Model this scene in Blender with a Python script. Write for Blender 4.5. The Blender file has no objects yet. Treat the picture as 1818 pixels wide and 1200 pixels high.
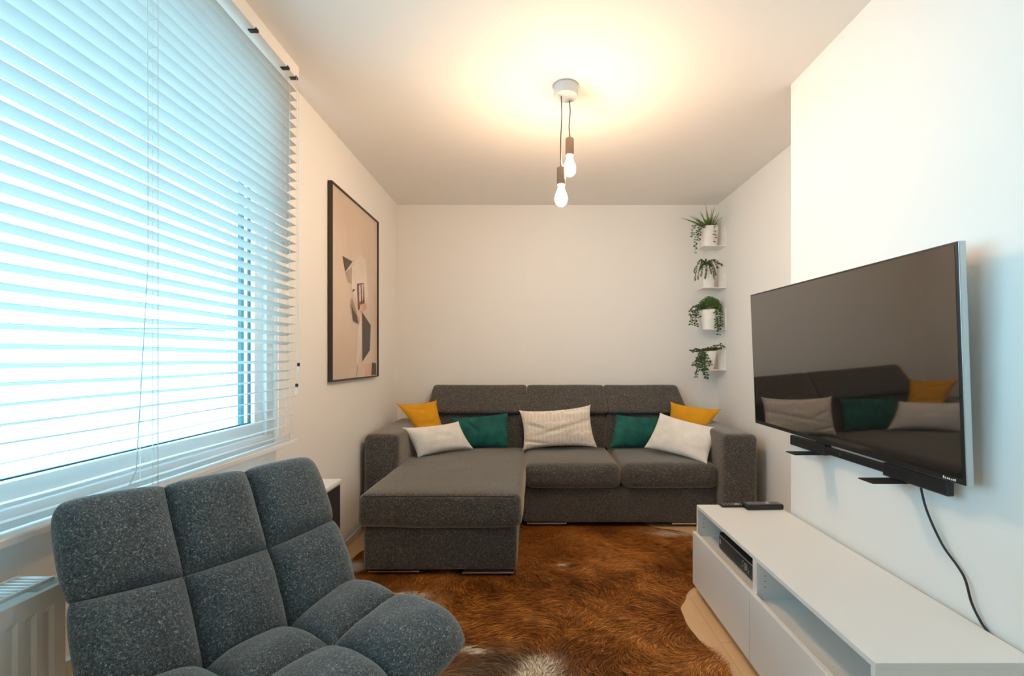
import bpy, bmesh, math, random
from mathutils import Vector, Matrix, noise
random.seed(7)
SC = bpy.context.scene
COL = SC.collection

# ------------------------------------------------------------------ helpers
F, CX, CY, CH = 830.0, 943.0, 636.0, 1.14      # focal (px), principal point, camera height
def P(px, py, d):
    s = F / d
    return Vector(((px - CX) / s, d, CH - (py - CY) / s))

def link(o, parent=None):
    COL.objects.link(o)
    if parent: o.parent = parent
    return o

def obj(name, bm, mats, parent=None, smooth=False, kind=None, label=None, recalc=True):
    if recalc: bmesh.ops.recalc_face_normals(bm, faces=bm.faces)
    me = bpy.data.meshes.new(name)
    bm.to_mesh(me); bm.free()
    if not isinstance(mats, (list, tuple)): mats = [mats]
    for m in mats: me.materials.append(m)
    if smooth:
        me.polygons.foreach_set('use_smooth', [True] * len(me.polygons))
        if smooth != True:
            me.set_sharp_from_angle(angle=math.radians(smooth))
    o = bpy.data.objects.new(name, me)
    link(o, parent)
    if kind: o['kind'] = kind
    if label: o['label'] = label
    return o

def thing(name, label, cat, loc=(0, 0, 0), rz=0, group=None):
    o = bpy.data.objects.new(name, None); COL.objects.link(o)
    o.location = loc; o.rotation_euler = (0, 0, rz)
    o['label'] = label; o['category'] = cat
    if group: o['group'] = group
    o.empty_display_size = .05
    return o

def tag(o, label, cat, group=None):
    o['label'] = label; o['category'] = cat
    if group: o['group'] = group
    return o

def copy_thing(root, loc, label, rz=None):
    r = root.copy(); COL.objects.link(r); r.location = loc; r['label'] = label
    if rz is not None: r.rotation_euler = (0, 0, rz)
    for ch in list(root.children):
        c = ch.copy(); COL.objects.link(c); c.parent = r
        for g in list(ch.children):
            d = g.copy(); COL.objects.link(d); d.parent = c
    return r

def box(bm, x0, x1, y0, y1, z0, z1, mi=0, bev=0, seg=2):
    vs = [bm.verts.new((x, y, z)) for x in (x0, x1) for y in (y0, y1) for z in (z0, z1)]
    idx = [(0,1,3,2),(4,6,7,5),(0,4,5,1),(2,3,7,6),(0,2,6,4),(1,5,7,3)]
    fs = [bm.faces.new([vs[i] for i in f]) for f in idx]
    for f in fs: f.material_index = mi
    if bev:
        es = list({e for f in fs for e in f.edges})
        r = bmesh.ops.bevel(bm, geom=es, offset=bev, segments=seg, affect='EDGES', profile=.5)
        for f in r['faces']: f.material_index = mi
    return vs

def tube(bm, pts, r, n=8, mi=0, caps=True):
    pts = [Vector(p) for p in pts]
    if not isinstance(r, (list, tuple)): r = [r] * len(pts)
    rings = []
    prev = None
    for i, p in enumerate(pts):
        a = pts[max(i-1, 0)]; b = pts[min(i+1, len(pts)-1)]
        t = (b - a).normalized()
        if prev is None:
            u = t.orthogonal().normalized()
        else:
            u = (prev - t * prev.dot(t)).normalized()
        prev = u
        v = t.cross(u)
        rings.append([bm.verts.new(p + (u*math.cos(2*math.pi*k/n) + v*math.sin(2*math.pi*k/n)) * r[i]) for k in range(n)])
    for i in range(len(rings)-1):
        for k in range(n):
            f = bm.faces.new((rings[i][k], rings[i][(k+1)%n], rings[i+1][(k+1)%n], rings[i+1][k])); f.material_index = mi
    if caps:
        bm.faces.new(rings[0][::-1]).material_index = mi
        bm.faces.new(rings[-1]).material_index = mi

def lathe(bm, prof, c, n=32, mi=0, cap0=True, cap1=True, sx=1, sy=1):
    rings = []
    for r, z in prof:
        rings.append([bm.verts.new((c[0]+sx*r*math.cos(2*math.pi*k/n), c[1]+sy*r*math.sin(2*math.pi*k/n), c[2]+z)) for k in range(n)])
    for i in range(len(rings)-1):
        for k in range(n):
            f = bm.faces.new((rings[i][k], rings[i][(k+1)%n], rings[i+1][(k+1)%n], rings[i+1][k])); f.material_index = mi
    if cap0: bm.faces.new(rings[0][::-1]).material_index = mi
    if cap1: bm.faces.new(rings[-1]).material_index = mi

def catmull(pts, n=8):
    pts = [Vector(p) for p in pts]
    out = []
    for i in range(len(pts)-1):
        p0 = pts[max(i-1,0)]; p1 = pts[i]; p2 = pts[i+1]; p3 = pts[min(i+2,len(pts)-1)]
        for k in range(n):
            t = k/n
            out.append(.5*((2*p1)+(p2-p0)*t+(2*p0-5*p1+4*p2-p3)*t*t+(3*p1-p0-3*p2+p3)*t**3))
    out.append(pts[-1])
    return out

def soft_box(bm, c8, r, n=(14, 14, 8), puff=(0, 0, 0), wob=0.0, seed=0, mi=0):
    """rounded, slightly inflated cushion whose eight corners are c8[ix][iy][iz]."""
    C = c8
    L = [ (C[1][0][0]-C[0][0][0]).length, (C[0][1][0]-C[0][0][0]).length, (C[0][0][1]-C[0][0][0]).length ]
    vm = {}
    def fn(u, v, w):
        key = (round(u, 5), round(v, 5), round(w, 5))
        if key in vm: return vm[key]
        p = [ (t-.5)*l for t, l in zip((u, v, w), L) ]
        q = [ max(-l/2+r, min(l/2-r, a)) for a, l in zip(p, L) ]
        dv = Vector([a-b for a, b in zip(p, q)])
        if dv.length > 1e-9:
            m = max(abs(x) for x in dv)
            dv = dv.normalized() * r * (m / r)
        p = [b + d for b, d in zip(q, dv)]
        uu = [2*a/l for a, l in zip(p, L)]
        e = [1-abs(x)**2.5 for x in uu]
        p = [a + (1 if x > 0 else -1) * pf * abs(x)**1.5 * math.sqrt(max(0, e[(i+1) % 3]*e[(i+2) % 3]))
             for i, (a, x, pf) in enumerate(zip(p, uu, puff))]
        a, b, c = [x/l+.5 for x, l in zip(p, L)]
        V = Vector((0, 0, 0))
        for ix in (0, 1):
            for iy in (0, 1):
                for iz in (0, 1):
                    V += C[ix][iy][iz] * ((a if ix else 1-a)*(b if iy else 1-b)*(c if iz else 1-c))
        if wob:
            nv = noise.noise_vector(V*5+Vector((seed, 0, 0)))
            V += nv * wob
        vm[key] = bm.verts.new(V)
        return vm[key]
    def ax(k, l):
        # denser near the rounded ends
        t = [0]
        m = 4
        rr = min(r/l, .45)
        out = [rr*(1-math.cos(math.pi/2*i/m)) for i in range(m)]
        out += [rr + (1-2*rr)*i/k for i in range(k+1)]
        out += [1-x for x in reversed(out[:m])]
        return out
    A = [ax(k, l) for k, l in zip(n, L)]
    def quad(a, b, c, d):
        s = []
        for q in (a, b, c, d):
            if q not in s: s.append(q)
        if len(s) >= 3:
            try: bm.faces.new(s).material_index = mi
            except ValueError: pass
    for axis in range(3):
        o1, o2 = (axis+1) % 3, (axis+2) % 3
        for side in (0, 1):
            for i in range(len(A[o1])-1):
                for j in range(len(A[o2])-1):
                    q = []
                    for (di, dj) in ((0,0),(1,0),(1,1),(0,1)):
                        t = [0, 0, 0]
                        t[axis] = side; t[o1] = A[o1][i+di]; t[o2] = A[o2][j+dj]
                        q.append(fn(*t))
                    quad(*q)

def corners(x0, x1, y0, y1, z0, z1):
    return [[[Vector((x, y, z)) for z in (z0, z1)] for y in (y0, y1)] for x in (x0, x1)]

# ------------------------------------------------------------------ materials
def mat(name, col, rough=.6, metal=0, spec=.5, noise_amt=0, nscale=20, bump=0, bscale=200, col2=None, emit=None, estr=0, detail=4, sheen=0, coat=0, sub=0):
    m = bpy.data.materials.new(name); m.use_nodes = True
    nt = m.node_tree; b = nt.nodes['Principled BSDF']
    b.inputs['Base Color'].default_value = (*col, 1)
    b.inputs['Roughness'].default_value = rough
    b.inputs['Metallic'].default_value = metal
    b.inputs['Specular IOR Level'].default_value = spec
    if sheen: b.inputs['Sheen Weight'].default_value = sheen
    if coat: b.inputs['Coat Weight'].default_value = coat
    tc = nt.nodes.new('ShaderNodeTexCoord')
    if noise_amt or col2:
        n = nt.nodes.new('ShaderNodeTexNoise'); n.inputs['Scale'].default_value = nscale; n.inputs['Detail'].default_value = detail
        nt.links.new(tc.outputs['Object'], n.inputs['Vector'])
        r = nt.nodes.new('ShaderNodeValToRGB')
        c2 = col2 if col2 else tuple(min(1, c*(1+noise_amt)) for c in col)
        c1 = col if col2 else tuple(c*(1-noise_amt) for c in col)
        r.color_ramp.elements[0].position = .35; r.color_ramp.elements[0].color = (*c1, 1)
        r.color_ramp.elements[1].position = .65; r.color_ramp.elements[1].color = (*c2, 1)
        nt.links.new(n.outputs['Fac'], r.inputs['Fac'])
        nt.links.new(r.outputs['Color'], b.inputs['Base Color'])
    if bump:
        n2 = nt.nodes.new('ShaderNodeTexNoise'); n2.inputs['Scale'].default_value = bscale; n2.inputs['Detail'].default_value = 3
        nt.links.new(tc.outputs['Object'], n2.inputs['Vector'])
        bp = nt.nodes.new('ShaderNodeBump'); bp.inputs['Strength'].default_value = bump; bp.inputs['Distance'].default_value = .004
        nt.links.new(n2.outputs['Fac'], bp.inputs['Height'])
        nt.links.new(bp.outputs['Normal'], b.inputs['Normal'])
    if emit:
        b.inputs['Emission Color'].default_value = (*emit, 1); b.inputs['Emission Strength'].default_value = estr
    return m

M = {}
M['wall'] = mat('wall_paint', (.86, .845, .82), .85, spec=.25, bump=.05, bscale=120)
M['ceiling'] = mat('ceiling_paint', (.87, .85, .825), .9, spec=.2)
M['white'] = mat('white_lacquer', (.86, .86, .85), .38, spec=.4)
M['whiteframe'] = mat('white_window_plastic', (.85, .87, .88), .35)
M['skirt'] = mat('skirting_paint', (.82, .80, .77), .4)
M['black'] = mat('black_plastic', (.012, .012, .013), .4)
M['blackmetal'] = mat('black_metal', (.015, .015, .016), .45, spec=.4)
M['chrome'] = mat('brushed_chrome', (.75, .75, .76), .22, metal=1)
M['silver'] = mat('silver_trim', (.62, .66, .66), .3, metal=.6)
M['screen'] = mat('screen_glass', (.010, .0085, .0075), .035, spec=1.0)
M['screen'].node_tree.nodes['Principled BSDF'].inputs['IOR'].default_value = 1.95
M['gasket'] = mat('dark_gasket', (.01, .05, .06), .5)
M['guide'] = mat('teal_guide_rail', (.03, .11, .12), .5)
M['radiator'] = mat('radiator_enamel', (.80, .79, .76), .35)
M['beige'] = mat('beige_plastic', (.70, .64, .52), .45)
M['pot'] = mat('white_ceramic', (.90, .88, .84), .45, noise_amt=.03)
M['tan_wood'] = mat('light_wood', (.50, .33, .18), .5, noise_amt=.2, nscale=30)
M['cabinet'] = mat('dark_brown_panel', (.022, .016, .015), .5, noise_amt=.15)
M['soil'] = mat('potting_soil', (.05, .035, .02), .95, noise_amt=.4, nscale=80)
M['bronze'] = mat('brushed_bronze', (.30, .22, .17), .38, metal=.85)
M['cable'] = mat('grey_textile_cable', (.09, .085, .08), .7)
M['canopy'] = mat('pale_grey_canopy', (.62, .66, .70), .45)
M['cord'] = mat('blind_cord', (.75, .80, .80), .7)
M['outside'] = mat('pale_render', (.42, .45, .47), .8)
M['grey_print'] = mat('button_grey', (.45, .45, .45), .5)
M['frame_dark'] = mat('dark_bronze_frame', (.035, .022, .015), .4)
M['piping'] = mat('dark_piping', (.035, .033, .032), .9)

def fabric(name, c1, c2, c3, scale=420, bump=.35, stretch=(1, 1, 1), rough=.95, sheen=.15, stint=(1, 1, 1, 1)):
    m = bpy.data.materials.new(name); m.use_nodes = True
    nt = m.node_tree; b = nt.nodes['Principled BSDF']
    b.inputs['Roughness'].default_value = rough; b.inputs['Specular IOR Level'].default_value = .15
    b.inputs['Sheen Weight'].default_value = sheen; b.inputs['Sheen Roughness'].default_value = .45; b.inputs['Sheen Tint'].default_value = stint
    tc = nt.nodes.new('ShaderNodeTexCoord')
    mp = nt.nodes.new('ShaderNodeMapping'); mp.inputs['Scale'].default_value = stretch
    nt.links.new(tc.outputs['Object'], mp.inputs['Vector'])
    n = nt.nodes.new('ShaderNodeTexNoise'); n.inputs['Scale'].default_value = scale; n.inputs['Detail'].default_value = 3; n.inputs['Roughness'].default_value = .7
    n.inputs['Distortion'].default_value = 1.0
    nt.links.new(mp.outputs['Vector'], n.inputs['Vector'])
    r = nt.nodes.new('ShaderNodeValToRGB'); e = r.color_ramp.elements
    e[0].position = .36; e[0].color = (*c1, 1); e[1].position = .56; e[1].color = (*c2, 1)
    x = e.new(.68); x.color = (*c3, 1)
    nt.links.new(n.outputs['Fac'], r.inputs['Fac'])
    n3 = nt.nodes.new('ShaderNodeTexNoise'); n3.inputs['Scale'].default_value = 9
    nt.links.new(tc.outputs['Object'], n3.inputs['Vector'])
    mr = nt.nodes.new('ShaderNodeMapRange'); mr.inputs['To Min'].default_value = .82; mr.inputs['To Max'].default_value = 1.18
    nt.links.new(n3.outputs['Fac'], mr.inputs['Value'])
    mx = nt.nodes.new('ShaderNodeVectorMath'); mx.operation = 'SCALE'
    nt.links.new(r.outputs['Color'], mx.inputs[0]); nt.links.new(mr.outputs['Result'], mx.inputs['Scale'])
    nt.links.new(mx.outputs['Vector'], b.inputs['Base Color'])
    bp = nt.nodes.new('ShaderNodeBump'); bp.inputs['Strength'].default_value = bump; bp.inputs['Distance'].default_value = .002
    nt.links.new(n.outputs['Fac'], bp.inputs['Height']); nt.links.new(bp.outputs['Normal'], b.inputs['Normal'])
    return m
M['sofa'] = fabric('charcoal_sofa_fabric', (.026, .025, .024), (.105, .097, .09), (.36, .33, .31), scale=200, bump=.7, sheen=.7, stint=(.95, .88, .80, 1))
M['chair'] = fabric('blue_grey_tweed', (.035, .044, .050), (.115, .133, .146), (.42, .45, .47), scale=260, bump=.5, sheen=.6, stint=(.85, .92, .95, 1))
M['pil_white'] = fabric('ivory_cotton', (.84, .81, .77), (.91, .89, .85), (.95, .93, .90), scale=260, bump=.3, sheen=.1)
M['pil_yellow'] = fabric('mustard_cotton', (.72, .33, .018), (.80, .38, .022), (.84, .43, .04), scale=300, bump=.25, sheen=.1)

def velvet():
    m = mat('teal_velvet', (.010, .095, .085), .6, spec=.2, sheen=.5, col2=(.018, .16, .14), nscale=14)
    b = m.node_tree.nodes['Principled BSDF']
    b.inputs['Sheen Tint'].default_value = (.35, .85, .78, 1); b.inputs['Sheen Roughness'].default_value = .3
    return m
M['pil_green'] = velvet()

def printed_cushion():
    m = bpy.data.materials.new('pale_patterned_cotton'); m.use_nodes = True
    nt = m.node_tree; b = nt.nodes['Principled BSDF']; b.inputs['Roughness'].default_value = .95
    tc = nt.nodes.new('ShaderNodeTexCoord')
    mp = nt.nodes.new('ShaderNodeMapping'); mp.inputs['Scale'].default_value = (34, .01, 13)
    nt.links.new(tc.outputs['Object'], mp.inputs['Vector'])
    v = nt.nodes.new('ShaderNodeTexVoronoi'); v.feature = 'DISTANCE_TO_EDGE'; v.inputs['Scale'].default_value = 1
    v.inputs['Randomness'].default_value = .35
    nt.links.new(mp.outputs['Vector'], v.inputs['Vector'])
    r = nt.nodes.new('ShaderNodeValToRGB'); e = r.color_ramp.elements
    e[0].position = .04; e[0].color = (.93, .88, .81, 1); e[1].position = .16; e[1].color = (.82, .72, .63, 1)
    nt.links.new(v.outputs['Distance'], r.inputs['Fac'])
    nt.links.new(r.outputs['Color'], b.inputs['Base Color'])
    return m
M['pil_print'] = printed_cushion()

def slat_mat():
    m = bpy.data.materials.new('white_blind_slat'); m.use_nodes = True
    nt = m.node_tree; b = nt.nodes['Principled BSDF']
    b.inputs['Base Color'].default_value = (.66, .65, .62, 1); b.inputs['Roughness'].default_value = .45
    tr = nt.nodes.new('ShaderNodeBsdfTranslucent'); tr.inputs['Color'].default_value = (.74, .70, .68, 1)
    mx = nt.nodes.new('ShaderNodeMixShader'); mx.inputs['Fac'].default_value = .10
    nt.links.new(b.outputs[0], mx.inputs[1]); nt.links.new(tr.outputs[0], mx.inputs[2])
    nt.links.new(mx.outputs[0], nt.nodes['Material Output'].inputs['Surface'])
    return m
M['slat'] = slat_mat()

def pane_mat():
    m = bpy.data.materials.new('clear_window_glass'); m.use_nodes = True
    nt = m.node_tree
    for n in list(nt.nodes):
        if n.type != 'OUTPUT_MATERIAL': nt.nodes.remove(n)
    t = nt.nodes.new('ShaderNodeBsdfTransparent'); t.inputs['Color'].default_value = (.93, .98, .985, 1)
    g = nt.nodes.new('ShaderNodeBsdfGlossy'); g.inputs['Roughness'].default_value = .02
    mx = nt.nodes.new('ShaderNodeMixShader')
    mx.inputs['Fac'].default_value = .04; nt.links.new(t.outputs[0], mx.inputs[1]); nt.links.new(g.outputs[0], mx.inputs[2])
    nt.links.new(mx.outputs[0], nt.nodes['Material Output'].inputs['Surface'])
    return m
M['glass'] = pane_mat()

def floor_mat():
    m = bpy.data.materials.new('tan_laminate_floor'); m.use_nodes = True
    nt = m.node_tree; b = nt.nodes['Principled BSDF']; b.inputs['Roughness'].default_value = .42
    tc = nt.nodes.new('ShaderNodeTexCoord')
    mp = nt.nodes.new('ShaderNodeMapping'); mp.inputs['Rotation'].default_value = (0, 0, math.pi/2)
    nt.links.new(tc.outputs['Object'], mp.inputs['Vector'])
    br = nt.nodes.new('ShaderNodeTexBrick'); br.inputs['Scale'].default_value = 1
    br.inputs['Brick Width'].default_value = 1.25; br.inputs['Row Height'].default_value = .19
    br.inputs['Mortar Size'].default_value = .0012; br.inputs['Mortar Smooth'].default_value = .3
    br.inputs['Color1'].default_value = (.78, .51, .28, 1); br.inputs['Color2'].default_value = (.82, .55, .31, 1)
    br.inputs['Mortar'].default_value = (.52, .33, .18, 1)
    nt.links.new(mp.outputs['Vector'], br.inputs['Vector'])
    mp2 = nt.nodes.new('ShaderNodeMapping'); mp2.inputs['Scale'].default_value = (40, 2.5, 1)
    nt.links.new(tc.outputs['Object'], mp2.inputs['Vector'])
    n = nt.nodes.new('ShaderNodeTexNoise'); n.inputs['Scale'].default_value = 1; n.inputs['Detail'].default_value = 5
    nt.links.new(mp2.outputs['Vector'], n.inputs['Vector'])
    mr = nt.nodes.new('ShaderNodeMapRange'); mr.inputs['To Min'].default_value = .88; mr.inputs['To Max'].default_value = 1.1
    nt.links.new(n.outputs['Fac'], mr.inputs['Value'])
    mx = nt.nodes.new('ShaderNodeVectorMath'); mx.operation = 'SCALE'
    nt.links.new(br.outputs['Color'], mx.inputs[0]); nt.links.new(mr.outputs['Result'], mx.inputs['Scale'])
    nt.links.new(mx.outputs['Vector'], b.inputs['Base Color'])
    return m
M['floor'] = floor_mat()

def leaf_mat(name, c1, c2, rough=.5):
    m = bpy.data.materials.new(name); m.use_nodes = True
    nt = m.node_tree; b = nt.nodes['Principled BSDF']; b.inputs['Roughness'].default_value = rough
    tc = nt.nodes.new('ShaderNodeTexCoord')
    n = nt.nodes.new('ShaderNodeTexNoise'); n.inputs['Scale'].default_value = 45
    nt.links.new(tc.outputs['Object'], n.inputs['Vector'])
    r = nt.nodes.new('ShaderNodeValToRGB')
    r.color_ramp.elements[0].position = .35; r.color_ramp.elements[0].color = (*c1, 1)
    r.color_ramp.elements[1].position = .65; r.color_ramp.elements[1].color = (*c2, 1)
    nt.links.new(n.outputs['Fac'], r.inputs['Fac']); nt.links.new(r.outputs['Color'], b.inputs['Base Color'])
    return m
M['leaf_dark'] = leaf_mat('dark_green_leaf', (.022, .052, .014), (.07, .13, .04))
M['leaf_olive'] = leaf_mat('olive_leaf', (.06, .10, .018), (.20, .27, .06))
M['leaf_fern'] = leaf_mat('fern_green_leaf', (.04, .095, .02), (.14, .25, .06))
M['moss'] = leaf_mat('moss_green', (.045, .06, .015), (.12, .13, .035), .9)
M['stem'] = mat('vine_stem', (.10, .09, .035), .7)

def hide_mat():
    m = bpy.data.materials.new('brown_cowhide'); m.use_nodes = True
    nt = m.node_tree; b = nt.nodes['Principled BSDF']
    b.inputs['Roughness'].default_value = .55; b.inputs['Specular IOR Level'].default_value = .25
    a = nt.nodes.new('ShaderNodeVertexColor'); a.layer_name = 'coat'
    nt.links.new(a.outputs['Color'], b.inputs['Base Color'])
    return m
M['hide'] = hide_mat()

# ------------------------------------------------------------------ room shell
XL, XF, XN, YB, YN, YR, HC = -1.118, 1.555, 1.217, 3.905, 2.19, -4.6, 2.42
WY0, WY1, WZ0, WZ1 = -.35, 2.045, .765, 2.34
T = .12
bm = bmesh.new(); box(bm, XL-T, XF+T, YR-T, YB+T, -.1, 0); obj('floor', bm, M['floor'], kind='structure')
bm = bmesh.new(); box(bm, XL-T, XF+T, YR-T, YB+T, HC, HC+.1); obj('ceiling', bm, M['ceiling'], kind='structure')
bm = bmesh.new(); box(bm, XL-T, XF+T, YB, YB+T, 0, HC); obj('wall_back', bm, M['wall'], kind='structure')
bm = bmesh.new(); box(bm, XL-T, XF+T, YR-T, YR, 0, HC); obj('wall_front', bm, M['wall'], kind='structure')
bm = bmesh.new(); box(bm, XF, XF+T, YR, YB, 0, HC); box(bm, XN, XF, YR, YN, 0, HC); obj('wall_right', bm, M['wall'], kind='structure')
bm = bmesh.new()
box(bm, XL-.22, XL, WY1, YB, 0, HC); box(bm, XL-.22, XL, YR, WY0, 0, HC)
box(bm, XL-.22, XL, WY0, WY1, 0, WZ0); box(bm, XL-.22, XL, WY0, WY1, WZ1, HC)
obj('wall_left', bm, M['wall'], kind='structure')
def baseboard(name, *b):
    bm = bmesh.new(); box(bm, *b, bev=.003); obj(name, bm, M['skirt'], kind='structure')
baseboard('baseboard_left', XL, XL+.012, YR, YB-.001, 0, .045)
baseboard('baseboard_back', XL+.013, XF-.001, YB-.012, YB, 0, .045)
bm = bmesh.new(); box(bm, XF-.012, XF, YN, YB-.013, 0, .045, bev=.003); box(bm, XN-.012, XN, YR, YN, 0, .045, bev=.003)
obj('baseboard_right', bm, M['skirt'], kind='structure')

# window: outer frame, two sashes, panes
wroot = bpy.data.objects.new('window_1', None); COL.objects.link(wroot); wroot['kind'] = 'structure'
wroot.location = (XL, (WY0+WY1)/2, WZ0)
wl = -wroot.location
def wpart(name, fn, m, kindsm=False, parent=None):
    bm = bmesh.new(); fn(bm); o = obj(name, bm, m, parent or wroot)
    if (parent or wroot) is wroot: bmesh_shift(o)
    return o
def bmesh_shift(o): o.location = wl
def frame_rect(bm, xa, xb, y0, y1, z0, z1, w, bev=.004):
    box(bm, xa, xb, y0, y1, z0, z0+w, bev=bev); box(bm, xa, xb, y0, y1, z1-w, z1, bev=bev)
    box(bm, xa, xb, y0, y0+w, z0+w, z1-w, bev=bev); box(bm, xa, xb, y1-w, y1, z0+w, z1-w, bev=bev)
wpart('window_frame', lambda bm: frame_rect(bm, XL-.085, XL-.012, WY0, WY1, WZ0, WZ1, .05), M['whiteframe'])
YM = .55
for (a, b) in ((YM-.02, WY1-.045), (WY0+.045, YM+.02)):
    s = wpart('sash', lambda bm: frame_rect(bm, XL-.075, XL-.03, a, b, WZ0+.045, WZ1-.045, .06), M['whiteframe'])
    bmm = bmesh.new(); frame_rect(bmm, XL-.058, XL-.047, a+.056, b-.056, WZ0+.101, WZ1-.101, .008, 0)
    g = obj('gasket', bmm, M['gasket'], s)
    bmm = bmesh.new(); box(bmm, XL-.056, XL-.050, a+.06, b-.06, WZ0+.105, WZ1-.105)
    g = obj('pane', bmm, M['glass'], s)
wpart('shutter_guide', lambda bm: (box(bm, XL-.118, XL-.100, WY1-.078, WY1-.046, WZ0, WZ1, bev=.002), box(bm, XL-.118, XL-.100, WY0+.046, WY0+.078, WZ0, WZ1, bev=.002)), M['guide'])
bm = bmesh.new(); box(bm, XL-.012, XL+.006, WY0-.01, WY1+.01, .745, .7645, bev=.002); box(bm, XL-.09, XL-.012, WY0, WY1, .75, .7649)
obj('trim_1', bm, M['whiteframe'], kind='structure')

bm = bmesh.new(); box(bm, -30, XL-.6, -25, 30, -2.6, -2.5); obj('ground_outside', bm, mat('pale_paving', (.42, .42, .41), .9, noise_amt=.1, nscale=2), kind='structure')
# pale outbuilding beyond the pane
t = thing('garden_building', 'pale rendered outbuilding faintly visible outside through the blind', 'building', (-4.6, 7.4, -2.5))
bm = bmesh.new(); box(bm, -.6, .6, -1.8, 2, 0, 4.0, bev=.02); obj('wall', bm, M['outside'], t)
bm = bmesh.new(); box(bm, -.68, .68, -1.88, 2.08, 4.0, 4.07, bev=.01); obj('roof_edge', bm, M['outside'], t)
bm = bmesh.new(); box(bm, .6, .63, -1.2, -.3, 1.6, 3.2, bev=.01); obj('door', bm, M['cabinet'], t)

# ------------------------------------------------------------------ venetian blind
BY0, BY1, BX = .08, 2.055, -1.052
bl = thing('venetian_blind', 'wide white horizontal slatted blind lowered over the left window', 'blind', (BX, (BY0+BY1)/2, .77))
def bp(name, bm, m, smooth=False, **k):
    o = obj(name, bm, m, bl, smooth=smooth, **k); o.location = (-BX, -(BY0+BY1)/2, -.77); return o
bm = bmesh.new(); box(bm, -1.083, -1.02, BY0, BY1+.003, 2.36, 2.4195, bev=.004, seg=2); bp('head_rail', bm, M['wall'])
bm = bmesh.new()
ang = math.radians(12); SW = .047; ZP = .0393
ladders = [.55, 1.287, 1.99]
zs = [.812 + ZP*i for i in range(int((2.35-.812)/ZP))]
def slat_profile():
    pts = []
    for k in range(7):
        u = -1 + 2*k/6
        pts.append((u*SW/2, .0035*(1-u*u)))
    return pts
prof = slat_profile()
for iz, z in enumerate(zs):
    jit = random.uniform(-.0008, .0008)
    top = []; bot = []
    rows = []
    for (a, b) in prof:
        # room edge (+x) raised, window edge lowered
        x = BX + a*math.cos(ang) - b*math.sin(ang); zz = z + a*math.sin(ang) + b*math.cos(ang) + jit
        rows.append([(x, y, zz + .0012*math.sin(y*9+iz*1.7)) for y in [BY0 + (BY1-BY0)*q/24 for q in range(25)]])
    tv = [[bm.verts.new(p) for p in r] for r in rows]
    bv = [[bm.verts.new((p[0], p[1], p[2]-.0006)) for p in r] for r in rows]
    n1, n2 = len(tv), len(tv[0])
    for i in range(n1-1):
        for j in range(n2-1):
            bm.faces.new((tv[i][j], tv[i][j+1], tv[i+1][j+1], tv[i+1][j]))
            bm.faces.new((bv[i][j], bv[i+1][j], bv[i+1][j+1], bv[i][j+1]))
    for j in range(n2-1):
        bm.faces.new((tv[0][j], bv[0][j], bv[0][j+1], tv[0][j+1])); bm.faces.new((tv[-1][j], tv[-1][j+1], bv[-1][j+1], bv[-1][j]))
    for i in range(n1-1):
        bm.faces.new((tv[i][0], tv[i+1][0], bv[i+1][0], bv[i][0])); bm.faces.new((tv[i][-1], bv[i][-1], bv[i+1][-1], tv[i+1][-1]))
bp('slats', bm, M['slat'], smooth=50, recalc=False)
bm = bmesh.new(); box(bm, BX-.025, BX+.025, BY0, BY1, .768, .788, bev=.004, seg=2); bp('bottom_rail', bm, M['whiteframe'])
bm = bmesh.new()
for y in ladders:
    for dx in (-.0245, .0245):
        tube(bm, [(BX+dx, y, .785), (BX+dx, y, 2.365)], .0009, 5)
    tube(bm, [(BX, y+.012, .785), (BX, y+.012, 2.365)], .0008, 5)
    for z in zs:
        tube(bm, [(BX-.0245, y, z-.006), (BX+.0245, y, z+.0045)], .0006, 4)
bp('ladder_cord', bm, M['cord'])
# pull cords with toggles at the far end
for k, (y, zl, dx) in enumerate(((2.03, .985, .034), (2.045, 1.075, .034))):
    bm = bmesh.new(); tube(bm, [(BX+dx, y, 2.362), (BX+dx+.001, y, 1.7), (BX+dx, y, zl+.03)], .0011, 6); c = bp('pull_cord', bm, M['cord'])
    bm = bmesh.new(); lathe(bm, [(.002, .03), (.004, .028), (.0055, .012), (.0065, 0), (.004, -.002)], (BX+dx, y, zl), 16); o = obj('cord_toggle', bm, M['whiteframe'], c, smooth=40)
    bm = bmesh.new(); lathe(bm, [(.0035, .045), (.0062, .043), (.0062, .032), (.0035, .030)], (BX+dx, y, zl), 12); o = obj('cord_bead', bm, M['black'], c)
bm = bmesh.new()
tube(bm, [(BX+.034, 1.24, 2.36), (BX+.036, 1.24, 1.4), (BX+.034, 1.205, .85), (BX+.036, 1.17, .80)], .0011, 6); bp('lift_cord', bm, M['cord'])
for y in (1.74, 1.965, 2.035):
    bm = bmesh.new(); box(bm, -1.021, -1.0185, y-.010, y+.010, 2.360, 2.367, bev=.001); box(bm, -1.05, -1.019, y-.010, y+.010, 2.356, 2.3605, bev=.001); bp('rail_clip', bm, M['black'])

# ------------------------------------------------------------------ radiator
ra = thing('radiator', 'white panel radiator with slotted top grille under the window', 'radiator', (XL+.065, .55, .12))
RX0, RX1, RY0, RY1, RZ0, RZ1 = -.052, .055, -.55, .455, 0, .552
bm = bmesh.new()
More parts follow.
